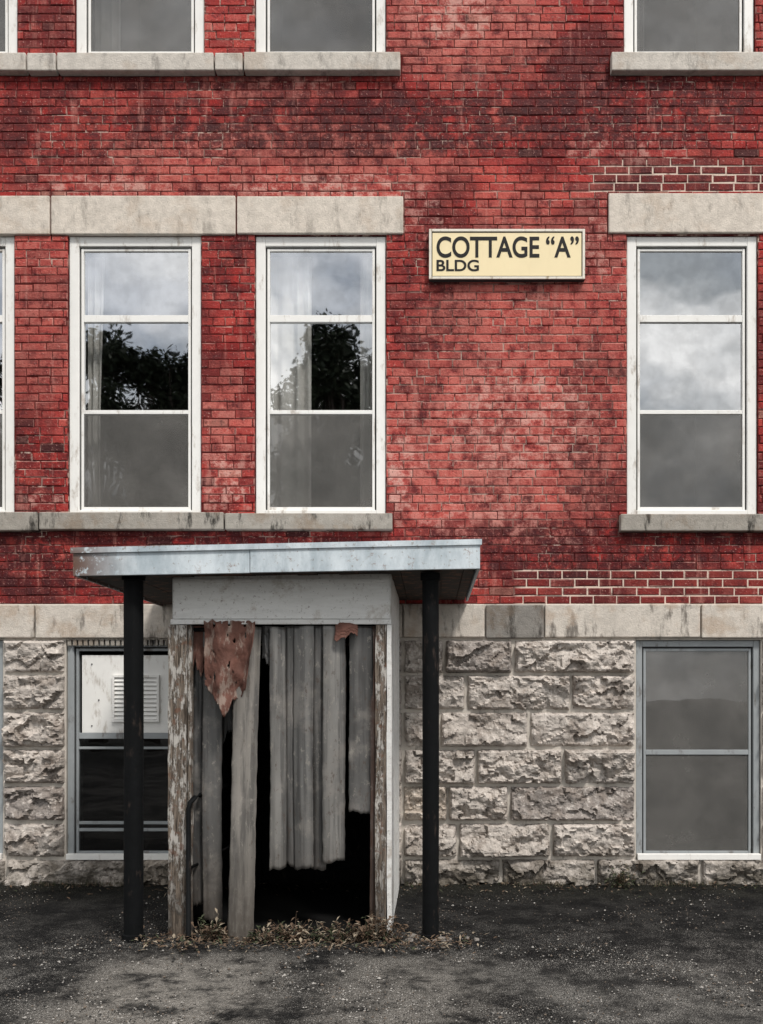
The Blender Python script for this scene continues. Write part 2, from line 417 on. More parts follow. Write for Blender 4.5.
# basement stone
bw=[(-308,-177,640,859),(-118,3,640,859),(66,201,640,859),(636,761,640,859),(812,943,640,859)]
door=(252,382,645,884)
mbk=MB()
hs=[WR(w) for w in bw]+[(PX(door[0]),PX(door[1]),-0.2,PZ(door[2]))]
for r in subtract((BX0,BX1,-0.15,ZB),hs):
    a,b,c,d=r; mbk.quad((a,0.002,c),(b,0.002,c),(b,0.002,d),(a,0.002,d))
for (a,b,c,d) in hs:
    y0,y1=0.002,0.22
    mbk.quad((a,y0,c),(a,y0,d),(a,y1,d),(a,y1,c)); mbk.quad((b,y0,c),(b,y1,c),(b,y1,d),(b,y0,d))
    mbk.quad((a,y0,d),(b,y0,d),(b,y1,d),(a,y1,d)); mbk.quad((a,y0,c),(a,y1,c),(b,y1,c),(b,y0,c))
mbk.obj('stone_mortar_bed',SMO,bld)
ms=MB()
def rock(a,b,c,d,seed):
    g=0.008
    a+=g+U(-.003,.003);b-=g;c+=g+U(-.003,.003);d-=g
    if b-a<0.05: return
    st=0.0145
    nx=max(3,int((b-a)/st)); nz=max(3,int((d-c)/st))
    tone=U(0.82,1.12); col=Vector((0.48,0.435,0.395))*tone
    if R()<0.14: col=Vector((0.28,0.25,0.23))
    elif R()<0.08: col=Vector((0.45,0.39,0.33))
    off=Vector((seed*7.3,seed*3.1,0)); tilt=(U(-.05,.05),U(-.14,.14)); amp=U(0.95,1.6)
    n=len(ms.v)
    for j in range(nz+1):
        for i in range(nx+1):
            x=a+(b-a)*i/nx; zz=c+(d-c)*j/nz
            e=min(x-a,b-x,zz-c,d-zz)
            wv=mn.fractal(Vector((x*6,zz*6,seed+4)),0.8,2.0,3)
            q=Vector((x*4.6+wv*.6,zz*9.0+wv*.7,0))+off
            ds,pts=mn.voronoi(q)
            p0=pts[0]; h=mn.cell_vector(p0*3.7+Vector((.5,.5,.5)))
            fac=(h[0]-.5)*(q.x-p0.x)*0.085+(h[1]-.5)*(q.y-p0.y)*0.11+ (h[2]-.5)*0.034
            fr=mn.fractal(Vector((x*9,zz*15,seed)),0.75,2.1,4)*0.012
            ep=clamp((e+0.006*mn.noise(Vector((x*25,zz*25,seed)))*(1 if e>.002 else 0))/0.034); ep=ep*(2-ep)
            dep=ep*amp*(0.038+fac+fr+tilt[0]*(x-(a+b)/2)*0.4+tilt[1]*(zz-(c+d)/2))
            if e<=1e-6: y=0.02; 
            else: y=-max(dep,0.001)
            jx=U(-.003,.003) if e>0.01 else 0; jz=U(-.003,.003)
            ms.v.append((x+jx,y,zz+jz))
    for j in range(nz):
        for i in range(nx):
            p=n+j*(nx+1)+i
            if (i+j)%2: fs=[(p,p+1,p+nx+2),(p,p+nx+2,p+nx+1)]
            else: fs=[(p,p+1,p+nx+1),(p+1,p+nx+2,p+nx+1)]
            for f in fs: ms.f.append(f); ms.mi.append(0); ms.col.append(col)
courses=[(639,674),(674,711),(711,748),(748,785),(785,822),(822,858),(858,900)]
J=[[403,444,513,636],[403,466,571,636],[403,440,529,636],[403,476,563,636],[403,448,509,636],[403,458,551,636],[403,501,596,700,812,900,1145]]
sd=1
for ci,(y0,y1) in enumerate(courses):
    segs=[]
    js=J[ci]
    if ci<6:
        segs+=list(zip(js[:-1],js[1:]))
        segs+=[(3,66),(-177,-118),(201,252),(382,403),(761,812)]
        x=943
        while x<1145: l=U(60,120); segs.append((x,min(1145,x+l))); x+=l
        x=-396
        while x<-308: l=U(50,90); segs.append((x,min(-308,x+l))); x+=l
    else:
        segs+=list(zip(js[:-1],js[1:]))+[(382,403)]
        x=-396
        while x<252: l=U(70,140); segs.append((x,min(252,x+l) if x+l<200 else 252)); x=segs[-1][1]
    for a,b in segs:
        sd+=1; rock(PX(a),PX(b),PZ(y1),PZ(y0),sd*1.37)
ms.obj('rock_faced_foundation',RO,bld)

mv=MB()
yb=9.0
mv.quad((BX0,0.0065,-0.1),(BX0,0.0065,ZTOP),(BX0,yb,ZTOP),(BX0,yb,-0.1))
mv.quad((BX1,0.0065,-0.1),(BX1,yb,-0.1),(BX1,yb,ZTOP),(BX1,0.0065,ZTOP))
mv.quad((BX0,yb,-0.1),(BX0,yb,ZTOP),(BX1,yb,ZTOP),(BX1,yb,-0.1))
t=NT('side_brick'); bt=t.n('ShaderNodeTexBrick'); sp=t.n('ShaderNodeSeparateXYZ'); t.link(t.pos,sp.inputs[0]); cb=t.n('ShaderNodeCombineXYZ')
t.link(t.math('ADD',sp.outputs[0],sp.outputs[1]),cb.inputs[0]); t.link(sp.outputs[2],cb.inputs[1]); t.link(cb.outputs[0],bt.inputs['Vector'])
bt.inputs['Scale'].default_value=1; bt.inputs['Brick Width'].default_value=0.212; bt.inputs['Row Height'].default_value=0.0733; bt.inputs['Mortar Size'].default_value=0.005
bt.inputs['Color1'].default_value=(0.31,0.03,0.03,1); bt.inputs['Color2'].default_value=(0.18,0.02,0.022,1); bt.inputs['Mortar'].default_value=(0.1,0.02,0.02,1)
SIDEB=t.fin(bt.outputs['Color'],0.85)
mv.obj('side_walls',SIDEB,bld)
mr_=MB(); mr_.box(BX0-0.35,BX1+0.35,-0.35,yb+0.35,ZTOP+0.3,ZTOP+0.42); mr_.obj('roof',ROOFM,bld)
mr_=MB(); mr_.box(BX0-0.2,BX1+0.2,-0.2,yb+0.2,ZTOP,ZTOP+0.298); mr_.obj('cornice',LIN,bld,bevel=0.02)
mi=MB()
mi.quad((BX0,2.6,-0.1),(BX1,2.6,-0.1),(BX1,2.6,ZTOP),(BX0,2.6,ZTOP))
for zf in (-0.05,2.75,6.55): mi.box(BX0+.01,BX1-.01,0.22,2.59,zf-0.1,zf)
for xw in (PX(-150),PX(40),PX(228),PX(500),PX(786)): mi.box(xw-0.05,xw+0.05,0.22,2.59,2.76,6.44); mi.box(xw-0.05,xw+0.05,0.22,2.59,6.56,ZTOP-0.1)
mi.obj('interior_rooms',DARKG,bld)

def window(w,rails,kinds,frame=WHT,casing=0.082,name='window',yo=0.0):
    a,b,c,d=WR(w); a+=0.004;b-=0.004;c+=0.003;d-=0.003
    f=MB(); y0=0.022+yo; y1=0.20
    f.box(a,a+casing,y0,y1,c,d); f.box(b-casing,b,y0,y1,c,d)
    f.box(a+casing,b-casing,y0+.002,y1,d-casing*1.0,d); f.box(a+casing,b-casing,y0-.004,y1,c,c+casing*0.55)
    f.obj(name+'_casing',frame,bld,bevel=0.005)
    g=MB(); ga=a+casing; gb=b-casing; gc=c+casing*0.55; gd=d-casing
    e=0.014
    g.box(ga,ga+e,y0+.03,y1,gc,gd);g.box(gb-e,gb,y0+.03,y1,gc,gd);g.box(ga+e,gb-e,y0+.03,y1,gd-e,gd)
    g.obj(name+'_gasket',GAP,bld)
    ga+=e;gb-=e;gd-=e
    s=MB(); t_=0.022; ys=y0+0.018
    s.box(ga,ga+t_,ys,ys+0.04,gc,gd); s.box(gb-t_,gb,ys,ys+0.04,gc,gd)
    s.box(ga+t_,gb-t_,ys+.002,ys+0.04,gd-t_,gd); s.box(ga+t_,gb-t_,ys+.002,ys+0.04,gc,gc+0.03)
    zs=[gd-t_]
    for (r0,r1) in rails:
        s.box(ga+t_,gb-t_,ys+.003,ys+0.05,PZ(r1),PZ(r0)); zs+= [PZ(r0),PZ(r1)]
    zs.append(gc+0.03)
    s.obj(name+'_sash',frame,bld,bevel=0.003)
    for k,kind in enumerate(kinds):
        zt=zs[2*k]; zb=zs[2*k+1]
        if kind=='none': continue
        yy=ys+0.018+(0.006 if k%2 else 0); tl=U(-0.001,0.001); tv=U(-0.001,0.001)
        p=MB(); p.quad((ga+t_,yy-tl,zb),(gb-t_,yy+tl,zb),(gb-t_,yy+tl+tv,zt),(ga+t_,yy-tl+tv,zt))
        p.obj(name+'_pane',GLD if kind in('dark',) else GL,bld)
        if kind=='screen':
            p=MB(); p.quad((ga+t_,yy-0.012,zb),(gb-t_,yy-0.012,zb),(gb-t_,yy-0.012,zt),(ga+t_,yy-0.012,zt))
            p.obj(name+'_screen',SCR,bld)
    return ga,gb,gc,gd
for w in wins[:6]: window(w,[(313,320),(408.5,412.5)],['glass','glass','screen'])
for w in wins[6:]: window(w,[(-150,-143),(-56,-51)],['glass','glass','screen'])
for w in (bw[0],bw[1],bw[3],bw[4]): window(w,[(750,755)],['screen','screen'],frame=GREYP,casing=0.055,name='basement_window')
window(bw[2],[(733,739),(747,749.5),(822,825),(829,832)],['none','dark','dark','dark','dark'],frame=GREYP,casing=0.055,name='basement_window')
p=MB(); x0=PX(80);x1=PX(190); p.box(x0,x1,0.045,0.062,PZ(733),PZ(655)); p.obj('blanking_panel',WHT,bld,bevel=0.003)
p=MB(); vx0,vx1=PX(111),PX(158); vz0,vz1=PZ(722),PZ(675)
for (q0,q1,q2,q3) in ((vx0,vx0+.02,vz0,vz1),(vx1-.02,vx1,vz0,vz1),(vx0+.02,vx1-.02,vz0,vz0+.02),(vx0+.02,vx1-.02,vz1-.02,vz1)): p.box(q0,q1,0.022,0.046,q2,q3)
for i in range(10):
    zz=vz0+0.02+(vz1-vz0-0.04)*(i+0.5)/10
    p.hexa([(vx0+.02,0.026,zz-0.016),(vx1-.02,0.026,zz-0.016),(vx1-.02,0.030,zz-0.016),(vx0+.02,0.030,zz-0.016),
            (vx0+.02,0.038,zz+0.010),(vx1-.02,0.038,zz+0.010),(vx1-.02,0.042,zz+0.010),(vx0+.02,0.042,zz+0.010)])
p.obj('vent_louvre',WHT,bld)
p=MB(); 
for (hx,hz) in ((90,664),(184,664),(90,726),(184,726),(97,700)): p.tube([(PX(hx),0.044,PZ(hz)),(PX(hx),0.038,PZ(hz))],[0.007,0.006],8)
p.obj('panel_screws',GAP,bld)
p=MB()
for w in bw: p.box(PX(w[0]+1),PX(w[1]-1),-0.028,0.02,PZ(859.5),PZ(853.5))
p.obj('basement_sill',WHT,bld,bevel=0.004)
p=MB()
for i in range(24): 
    xx=PX(68)+i*0.047; p.box(xx,xx+0.03,-0.01,0.03,PZ(645.5),PZ(639.5))
p.obj('ribbed_weather_strip',SIL,bld)
def curtain(px0,px1,py0,py1,amp=0.018,n=6,taper=0):
    q=MB(); x0,x1=PX(px0),PX(px1); nx=60; nz=20; z0,z1=PZ(py1),PZ(py0)
    for j in range(nz+1):
        for i in range(nx+1):
            u=i/nx; v=j/nz
            xx=x0+(x1-x0)*u*(1-taper*(1-v)*(0.5+0.5*math.sin(v*3)))
            yy=0.235+amp*math.sin(u*n*2*math.pi+0.8*math.sin(v*2+u*5))+0.01*math.sin(u*31)
            q.v.append((xx,yy,z0+(z1-z0)*v))
    for j in range(nz):
        for i in range(nx):
            p0=j*(nx+1)+i; q.f.append((p0,p0+1,p0+nx+2,p0+nx+1)); q.mi.append(0)
    q.obj('curtain',CUR,bld,smooth=True)
curtain(258,308,238,510,n=4,amp=.026); curtain(358,384,238,510,n=3)
curtain(74,95,238,510,n=3,taper=0.3); curtain(187,200,238,510,n=2)
curtain(-118,-80,238,510,n=4); curtain(628,650,-228,56,n=3); curtain(80,112,-228,56,n=4)
p=MB(); x0,x1=PX(door[0]),PX(door[1]); zt=PZ(door[2])
p.box(x0+.003,x0+.07,0.03,0.15,0.0,zt-.003);p.box(x1-.07,x1-.003,0.03,0.15,0.0,zt-.003);p.box(x0+.07,x1-.07,0.032,0.15,zt-.08,zt-.003)
p.box(x0+.072,x1-.072,0.08,0.13,0.005,zt-.082)
p.box(x0+.2,x1-.2,0.07,0.081,0.2,0.9);p.box(x0+.2,x1-.2,0.07,0.081,1.05,1.85)
p.obj('entrance_door',POST,bld,bevel=0.004)

# ---------------------------------------------------------------- sign
sg=empty('building_sign')
sx0,sx1,sz0,sz1=PX(429,.06),PX(585,.06),PZ(279,.06),PZ(229,.06)
p=MB(); fr=0.022
p.box(sx0,sx1,-.05,-.003,sz0,sz1); 
SF=m_simple('cream_sign_face',(0.78,0.66,0.41),0.05,0.45,0.4,5,0.02,dirt=(0.55,0.42,0.22),dirtlo=0.52,dirthi=0.85,damt=0.5)
SFR=m_simple('sign_frame_paint',(0.68,0.64,0.56),0.1,0.5,0.4,20,0.1,dirt=(0.25,0.18,0.1))
BLK=m_simple('black_lettering',(0.012,0.011,0.011),0.2,0.6,0.2)
p.obj('sign_back_box',GAP,sg)
p=MB()
p.box(sx0,sx0+fr,-.064,-.0505,sz0,sz1);p.box(sx1-fr,sx1,-.064,-.0505,sz0,sz1);p.box(sx0+fr,sx1-fr,-.063,-.0505,sz1-fr,sz1);p.box(sx0+fr,sx1-fr,-.063,-.0505,sz0,sz0+fr)
p.obj('sign_frame',SFR,sg,bevel=0.003)
p=MB(); p.box(sx0+fr+.008,sx1-fr-.008,-.055,-.0505,sz0+fr+.008,sz1-fr-.008); p.obj('sign_face',SF,sg)
def text(s,px0,px1,pyb,pyt,off):
    cu=bpy.data.curves.new('lettering','FONT'); cu.body=s; cu.size=1; cu.offset=off; cu.extrude=0.004; cu.space_character=0.98
    o=bpy.data.objects.new('lettering_tmp',cu); COL.objects.link(o)
    bpy.context.view_layer.update()
    dg=bpy.context.evaluated_depsgraph_get()
    me=bpy.data.meshes.new_from_object(o.evaluated_get(dg)); bpy.data.objects.remove(o)
    xs=[v.co.x for v in me.vertices]; ys=[v.co.y for v in me.vertices]
    X0,X1=PX(px0,.06),PX(px1,.06); Z0,Z1=PZ(pyb,.06),PZ(pyt,.06)
    for v in me.vertices:
        x=(v.co.x-min(xs))/(max(xs)-min(xs)); y=(v.co.y-min(ys))/(max(ys)-min(ys)); zz=v.co.z
        v.co=(X0+(X1-X0)*x,-0.0556-zz*0.5,Z0+(Z1-Z0)*y)
    me.materials.clear(); me.materials.append(BLK)
    o=bpy.data.objects.new('lettering',me); COL.objects.link(o); o.parent=sg
text('COTTAGE \u201cA\u201d',436.5,579,257.5,236,0.018)
text('BLDG',436.5,479,271,259.5,0.018)

# ---------------------------------------------------------------- porch
por=empty('entrance_porch')
d0=2.0
cx0,cx1=PX(73,d0),PX(480,d0)
zbL,zbR=PZ(576,d0),PZ(569,d0); ztL,ztR=PZ(550,d0),PZ(541.5,d0)
def zi(x,l,r): return l+(r-l)*(x-cx0)/(cx1-cx0)
def slab(m,xa,xb,ya,yb_,bl,br,tl,tr,mi=0):
    m.hexa([(xa,ya,zi(xa,bl,br)),(xb,ya,zi(xb,bl,br)),(xb,yb_,zi(xb,bl,br)),(xa,yb_,zi(xa,bl,br)),
            (xa,ya,zi(xa,tl,tr)),(xb,ya,zi(xb,tl,tr)),(xb,yb_,zi(xb,tl,tr)),(xa,yb_,zi(xa,tl,tr))],mi)
p=MB(); slab(p,cx0+.025,cx1-.025,-d0+.025,-0.04,zbL+.03,zbR+.03,ztL-.01,ztR-.01); p.obj('canopy_slab',SOFF,por)
p=MB(); x=cx0+.03; 
while x<cx1-.05:
    x2=min(x+.14,cx1-.03); dz=U(0,.006); slab(p,x+.002,x2-.002,-d0+.03,-0.045,zbL+.018-dz,zbR+.018-dz,zbL+.033,zbR+.033); x=x2
p.obj('soffit_boards',SOFF,por)
p=MB(); xs=PX(250,d0)
slab(p,cx0,xs-.003,-d0,-d0+.022,zbL,zbR,ztL,ztR); slab(p,xs+.001,cx1,-d0-.003,-d0+.022,zbL+.002,zbR+.002,ztL+.001,ztR+.001)
p.hexa([(cx0,-d0+.024,zbL),(cx0+.02,-d0+.024,zbL),(cx0+.02,-0.04,zbL),(cx0,-0.04,zbL),(cx0,-d0+.024,ztL),(cx0+.02,-d0+.024,ztL),(cx0+.02,-.04,ztL),(cx0,-.04,ztL)])
p.hexa([(cx1-.02,-d0+.024,zbR),(cx1,-d0+.024,zbR),(cx1,-0.04,zbR),(cx1-.02,-0.04,zbR),(cx1-.02,-d0+.024,ztR),(cx1,-d0+.024,ztR),(cx1,-.04,ztR),(cx1-.02,-.04,ztR)])
p.obj('canopy_fascia',FAS,por,bevel=0.003)
p=MB(); slab(p,cx0-.012,cx1+.012,-d0-.014,-.038,ztL+.002,ztR+.002,ztL+.014,ztR+.014)
slab(p,cx0-.012,cx1+.012,-d0-.014,-d0-.005,ztL-.022,ztR-.022,ztL+.002,ztR+.002)
p.obj('canopy_flashing',FAS,por)
dp=1.82
for (pxc,r) in ((133.5,0.064),(430.5,0.056)):
    x=PX(pxc,dp); y=-dp
    p=MB(); zt=2.45
    p.tube([(x,y,-.03),(x,y,.03),(x,y,.034),(x+.002,y,1.2),(x,y,zt-.05),(x,y,zt-.048),(x,y,zt)],[r*1.15,r*1.15,r,r,r,r*1.2,r*1.2],24)
    p.obj('canopy_post',POST,por,smooth=False)
q=MB(); x=PX(432,dp)
for i in range(26):
    cx_=x+random.gauss(0.01,.11); cy_=-dp+random.gauss(-.01,.045); s_=U(.012,.045); a0=U(0,6.28); n=len(q.v); m_=5
    ring=[(cx_+math.cos(a0+k*6.283/m_)*s_*U(.7,1.3),cy_+math.sin(a0+k*6.283/m_)*s_*U(.5,1)) for k in range(m_)]
    hh=s_*U(.25,.5)
    q.v+=[(a_,b_,-.01) for a_,b_ in ring]+[(cx_+(a_-cx_)*.8,cy_+(b_-cy_)*.8,hh*U(.7,1.1)) for a_,b_ in ring]
    for k in range(m_): q.f.append((n+k,n+(k+1)%m_,n+m_+(k+1)%m_,n+m_+k)); q.mi.append(0)
    q.f.append(tuple(range(n+m_,n+2*m_))); q.mi.append(0)
q.obj('concrete_rubble',CONC)
de=1.75
X=lambda q:PX(q,de); Z=lambda q:PZ(q,de)
p=MB(); p.box(X(173),X(390),-de,-de+.03,Z(619),zbL+.05)
p.obj('header_board',PANEL,por,bevel=0.004)
p=MB(); p.box(X(171),X(391.5),-de-.018,-de-.001,Z(624.5),Z(619.5)); p.box(X(173),X(390),-de-.008,-de-.001,Z(583),Z(579))
p.obj('header_trim',PANEL,por,bevel=0.003)
p=MB()
def warped(m,x0,x1,y0,y1,z0,z1,n=14,j=.004):
    rows=[]
    for i in range(n+1):
        z=z0+(z1-z0)*i/n; a=U(-j,j); b=U(-j,j); k=len(m.v)
        m.v+=[(x0+a,y0+a*.5,z),(x1+b,y0+b*.5,z),(x1+b,y1,z),(x0+a,y1,z)]; rows.append(k)
    for r0,r1 in zip(rows[:-1],rows[1:]):
        for q in range(4): m.f.append((r0+q,r0+(q+1)%4,r1+(q+1)%4,r1+q)); m.mi.append(0)
    m.f.append((rows[0]+3,rows[0]+2,rows[0]+1,rows[0])); m.f.append(tuple(rows[-1]+q for q in range(4))); m.mi+=[0,0]
warped(p,X(168.5),X(187),-de-.012,-de+.08,-.01,Z(625)); warped(p,X(375.5),X(386.5),-de-.012,-de+.08,-.01,Z(625)); 
warped(p,X(187.6),X(191),-de+.01,-de+.06,0,Z(625),j=.003)
p.obj('door_jamb',WOOD,por)
p=MB(); warped(p,X(387),X(391.5),-de-.016,-de+.03,-.005,Z(625),j=.0025); p.obj('corner_trim',PANEL,por)
p=MB()
y=-de+.032
while y<-0.05:
    y2=min(y+.17,-.04)
    p.box(X(391)-.03,X(391)-U(0,.004),y+.002,y2-.002,-.01,zbR+.05)
    p.box(X(171),X(171)+.03,y+.002,y2-.002,-.01,zbL+.05); y=y2
p.obj('side_wall_boards',PANEL,por)
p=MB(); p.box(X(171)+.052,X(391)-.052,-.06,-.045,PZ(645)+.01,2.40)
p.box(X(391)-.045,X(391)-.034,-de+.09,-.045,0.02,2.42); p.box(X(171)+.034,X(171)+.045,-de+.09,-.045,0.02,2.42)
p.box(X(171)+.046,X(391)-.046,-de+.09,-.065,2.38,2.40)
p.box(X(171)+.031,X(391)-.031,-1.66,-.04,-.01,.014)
p.obj('porch_shade_lining',BLACK,por)  # added dark liner and floor, so the porch interior stays black

# hanging strips
sc=empty('strip_curtain')
def strip(px0,px1,pyt,pyb,dt,db,col,ripple=1.0,seed=0,bx=0,rag=0.02,rot=0.0,rib=0.0012,mat=None,pw=2.0):
    q=MB(); nx=18; nz=60; zt=PZ(pyt,dt); zb=PZ(pyb,db)
    x0t,x1t=PX(px0,dt),PX(px1,dt); ph=U(0,6.28); sk=bx/147
    for j in range(nz+1):
        v=j/nz
        for i in range(nx+1):
            u=i/nx
            x=x0t+(x1t-x0t)*(0.5+(u-0.5)*(0.97+0.03*math.sin(v*3.1+ph)))+sk*v+0.003*math.sin(v*6+ph)
            dd=dt+(db-dt)*v
            y=-dd-ripple*(0.014*(1-abs(2*u-1)**pw))+rot*(u-.5)-rib*math.cos(u*6*math.pi)-0.012*mn.noise(Vector((x*3,seed*3,v*2.2)))-.004*mn.noise(Vector((u*3,seed,v*9)))
            edge=rag*(mn.noise(Vector((u*2.2+seed,9,seed)))+0.35*mn.noise(Vector((u*9+seed,5,seed))))+rag*.6*(u-.5)*(1 if seed%2 else -1)
            ex=0.005*mn.noise(Vector((seed,v*22,i>9))) if i in (0,nx) else 0
            q.v.append((x+ex,y,zt+(zb+edge-zt)*v))
    for j in range(nz):
        for i in range(nx):
            p0=j*(nx+1)+i; q.f.append((p0,p0+1,p0+nx+2,p0+nx+1)); q.mi.append(0)
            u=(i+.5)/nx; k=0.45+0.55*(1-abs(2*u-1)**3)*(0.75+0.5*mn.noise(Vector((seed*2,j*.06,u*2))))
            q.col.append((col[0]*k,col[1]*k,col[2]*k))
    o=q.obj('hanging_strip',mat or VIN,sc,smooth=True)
    m=o.modifiers.new('thick','SOLIDIFY'); m.thickness=0.004
G1=(0.145,0.143,0.138);G2=(0.21,0.195,0.175);G3=(0.060,0.060,0.060);G4=(0.095,0.093,0.09);G5=(0.185,0.18,0.17)
strip(190,206,627,905,1.60,1.62,G3,seed=1,rag=.05)
strip(203,222,628,922,1.66,1.66,G4,seed=2,rag=.06,rot=.03)
strip(219,231,627,735,1.55,1.5,G3,seed=3,rag=.1)
strip(235,262,627,950,1.72,1.87,G2,0.8,seed=4,bx=-4,rag=.015,rot=-.02)
strip(270,286,627,869,1.72,1.72,G5,seed=5,rot=.03,rag=.025)
strip(284,297,626,866,1.69,1.68,G4,seed=6,rag=.03)
strip(293,314,626,868,1.73,1.72,G1,seed=7,rot=-.04,rag=.03)
strip(311,326,626,869,1.70,1.69,G4,seed=8,rag=.03)
strip(323,345,626,862,1.73,1.73,G5,seed=9,rot=.04,rag=.03)
strip(349,373,626,813,1.71,1.69,G4,seed=10,rot=.02,rag=.025)
strip(370,375.5,626,930,1.70,1.70,(0.13,0.07,0.05),0.3,seed=11,rib=0)
strip(262,272,626,662,1.70,1.70,G3,seed=12,rag=.08)
strip(335,358,623,637,1.755,1.78,G5,seed=13,rag=.08,mat=RUST)
strip(189,205,626,662,1.66,1.68,G5,seed=14,rag=.3,mat=RUST)
q=MB(); dd=1.775
bot=[(205,684),(208,692),(213,695),(218,702),(222,707),(226,718),(230,712),(233,700),(238,699),(243,692),(247,689),(249,672),(252,656),(255,642)]
def bz(x):
    for (a,b),(c,d) in zip(bot[:-1],bot[1:]):
        if a<=x<=c: return b+(d-b)*(x-a)/(c-a)
    return bot[-1][1]
nx=44; nz=36
for i in range(nx+1):
    x=204+51*i/nx; yt_=621+3*mn.noise(Vector((x*.2,0,0))); yb_=bz(max(205,x))+5*mn.noise(Vector((x*.35,7,0)))+3*mn.noise(Vector((x*.9,7,4)))
    for j in range(nz+1):
        v=j/nz; y=yt_+(yb_-yt_)*v
        o_=0.045*v*math.sin(x*.20+v)+0.03*mn.noise(Vector((x*.08,y*.06,3)))+0.008*mn.noise(Vector((x*.4,y*.3,8)))+0.03*v*v
        q.v.append((PX(x,dd),-dd-o_,PZ(y,dd)))
for i in range(nx):
    for j in range(nz):
        p0=i*(nz+1)+j
        if mn.noise(Vector((i*.30,j*.30,6.2)))>0.50: continue
        q.f.append((p0,p0+1,p0+nz+2,p0+nz+1)); q.mi.append(0)
o=q.obj('rusted_flap',RUST,sc,smooth=True); m=o.modifiers.new('th','SOLIDIFY'); m.thickness=.003
q=MB(); q.tube([(X(191),-1.68,Z(629)),(X(375),-1.68,Z(628))],[.014,.014],10); q.obj('hanging_rail',POST,sc)

hr=empty('handrail'); q=MB(); dh=1.80
xh=PX(188.5,dh); zt=PZ(800,dh)
q.tube([(xh,-dh,0),(xh,-dh,zt-.06),(xh+.008,-dh+.01,zt-.02),(xh+.03,-dh+.05,zt+.012),(xh+.05,-dh+.12,zt+.02),(xh+.09,-dh+.9,zt+.03),(xh+.10,-dh+.95,zt),(xh+.10,-dh+.96,0.0)],[.017]*8,12)
q.tube([(xh+.004,-dh+.01,zt*.5),(xh+.09,-dh+.95,zt*.5+.01)],[.010,.010],8)
q.tube([(xh,-dh,0),(xh,-dh,.012)],[.04,.04],14)
q.obj('rail_pipe',POST,hr,smooth=True)

# ---------------------------------------------------------------- ground
def axis(lo,hi,step,far):
    a=[];x=lo
    while x<=hi+1e-6: a.append(x); x+=step
    s=step; x=hi
    while x<far: s*=1.45; x+=s; a.append(x)
    s=step; x=lo; pre=[]
    while x>-far: s*=1.45; x-=s; pre.append(x)
    return pre[::-1]+a
xs=axis(-5,4.5,0.04,420); ys=axis(-4.6,0.3,0.035,420)
q=MB()
for y in ys:
    for x in xs:
        near=1 if abs(x)<7 and -9<y<1 else 0
        z=0
        if near:
            z=0.012*mn.noise(Vector((x*.9,y*.9,0)))+0.007*mn.noise(Vector((x*5,y*5,1)))+0.006*mn.noise(Vector((x*13,y*13,1)))
            if y>-0.5: z+=0.02*(y+0.5)+0.012*mn.noise(Vector((x*7,y*7,4)))*min(1,(y+.5)*4)
            z-=0.004
        q.v.append((x,y,z))
nx=len(xs)
for j in range(len(ys)-1):
    for i in range(nx-1):
        p0=j*nx+i; q.f.append((p0,p0+1,p0+nx+1,p0+nx)); q.mi.append(0)
q.obj('ground',GND,smooth=True)
GRV=[m_simple('gravel_light',(0.30,0.285,0.265),.3,.9,bst=0),m_simple('gravel_dark',(0.025,0.024,0.023),.4,.9,bst=0),m_simple('gravel_brown',(0.11,0.088,0.07),.4,.9,bst=0)]
q=MB()
for i in range(34000):
    x=U(-4.2,3.4); y=-4.4*R()**.8-.05
    dn=mn.noise(Vector((x*1.3,y*1.3,5)))+.4*mn.noise(Vector((x*4,y*4,2)))
    if dn+U(-.3,.3)<0.0: continue
    r=U(.0025,.0065)*(1.9 if R()<.05 else 1); mi_=0 if R()<.10+.25*(y<-2) else (1 if R()<.7 else 2)
    n=len(q.v); an=U(0,6.28)
    pts=[(math.cos(an+k*1.571)*r*U(.7,1.3),math.sin(an+k*1.571)*r*U(.7,1.3),0) for k in range(4)]+[(0,0,r*.8),(0,0,-r*.8)]
    q.v+=[(x+a_,y+b_,c_+r*.3) for a_,b_,c_ in pts]
    for k in range(4): q.f.append((n+k,n+(k+1)%4,n+4)); q.f.append((n+(k+1)%4,n+k,n+5)); q.mi+=[mi_,mi_]
q.obj('gravel',GRV)
LEAFD=m_simple('dry_leaf',(0.10,0.068,0.046),.5,.8,.2,30,0); LEAFG=m_simple('weed_leaf',(0.038,0.045,0.022),.5,.7,.3,30,0); LEAFT=m_simple('dry_straw',(0.24,0.20,0.15),.4,.8,.2,30,0)
def leaf(q,p,dirv,l,w,mi,droop=.3):
    dirv=Vector(dirv).normalized(); side=dirv.cross(Vector((0,0,1)))
    if side.length<.1: side=Vector((1,0,0))
    side.normalize(); p=Vector(p)
    m_=p+dirv*l*.5+Vector((0,0,-droop*l*.1)); e=p+dirv*l+Vector((0,0,-droop*l*.5)); n=len(q.v)
    q.v+=[tuple(p),tuple(m_+side*w/2+Vector((0,0,w*.2))),tuple(e),tuple(m_-side*w/2+Vector((0,0,w*.2)))]
    q.f.append((n,n+1,n+2,n+3)); q.mi.append(mi)
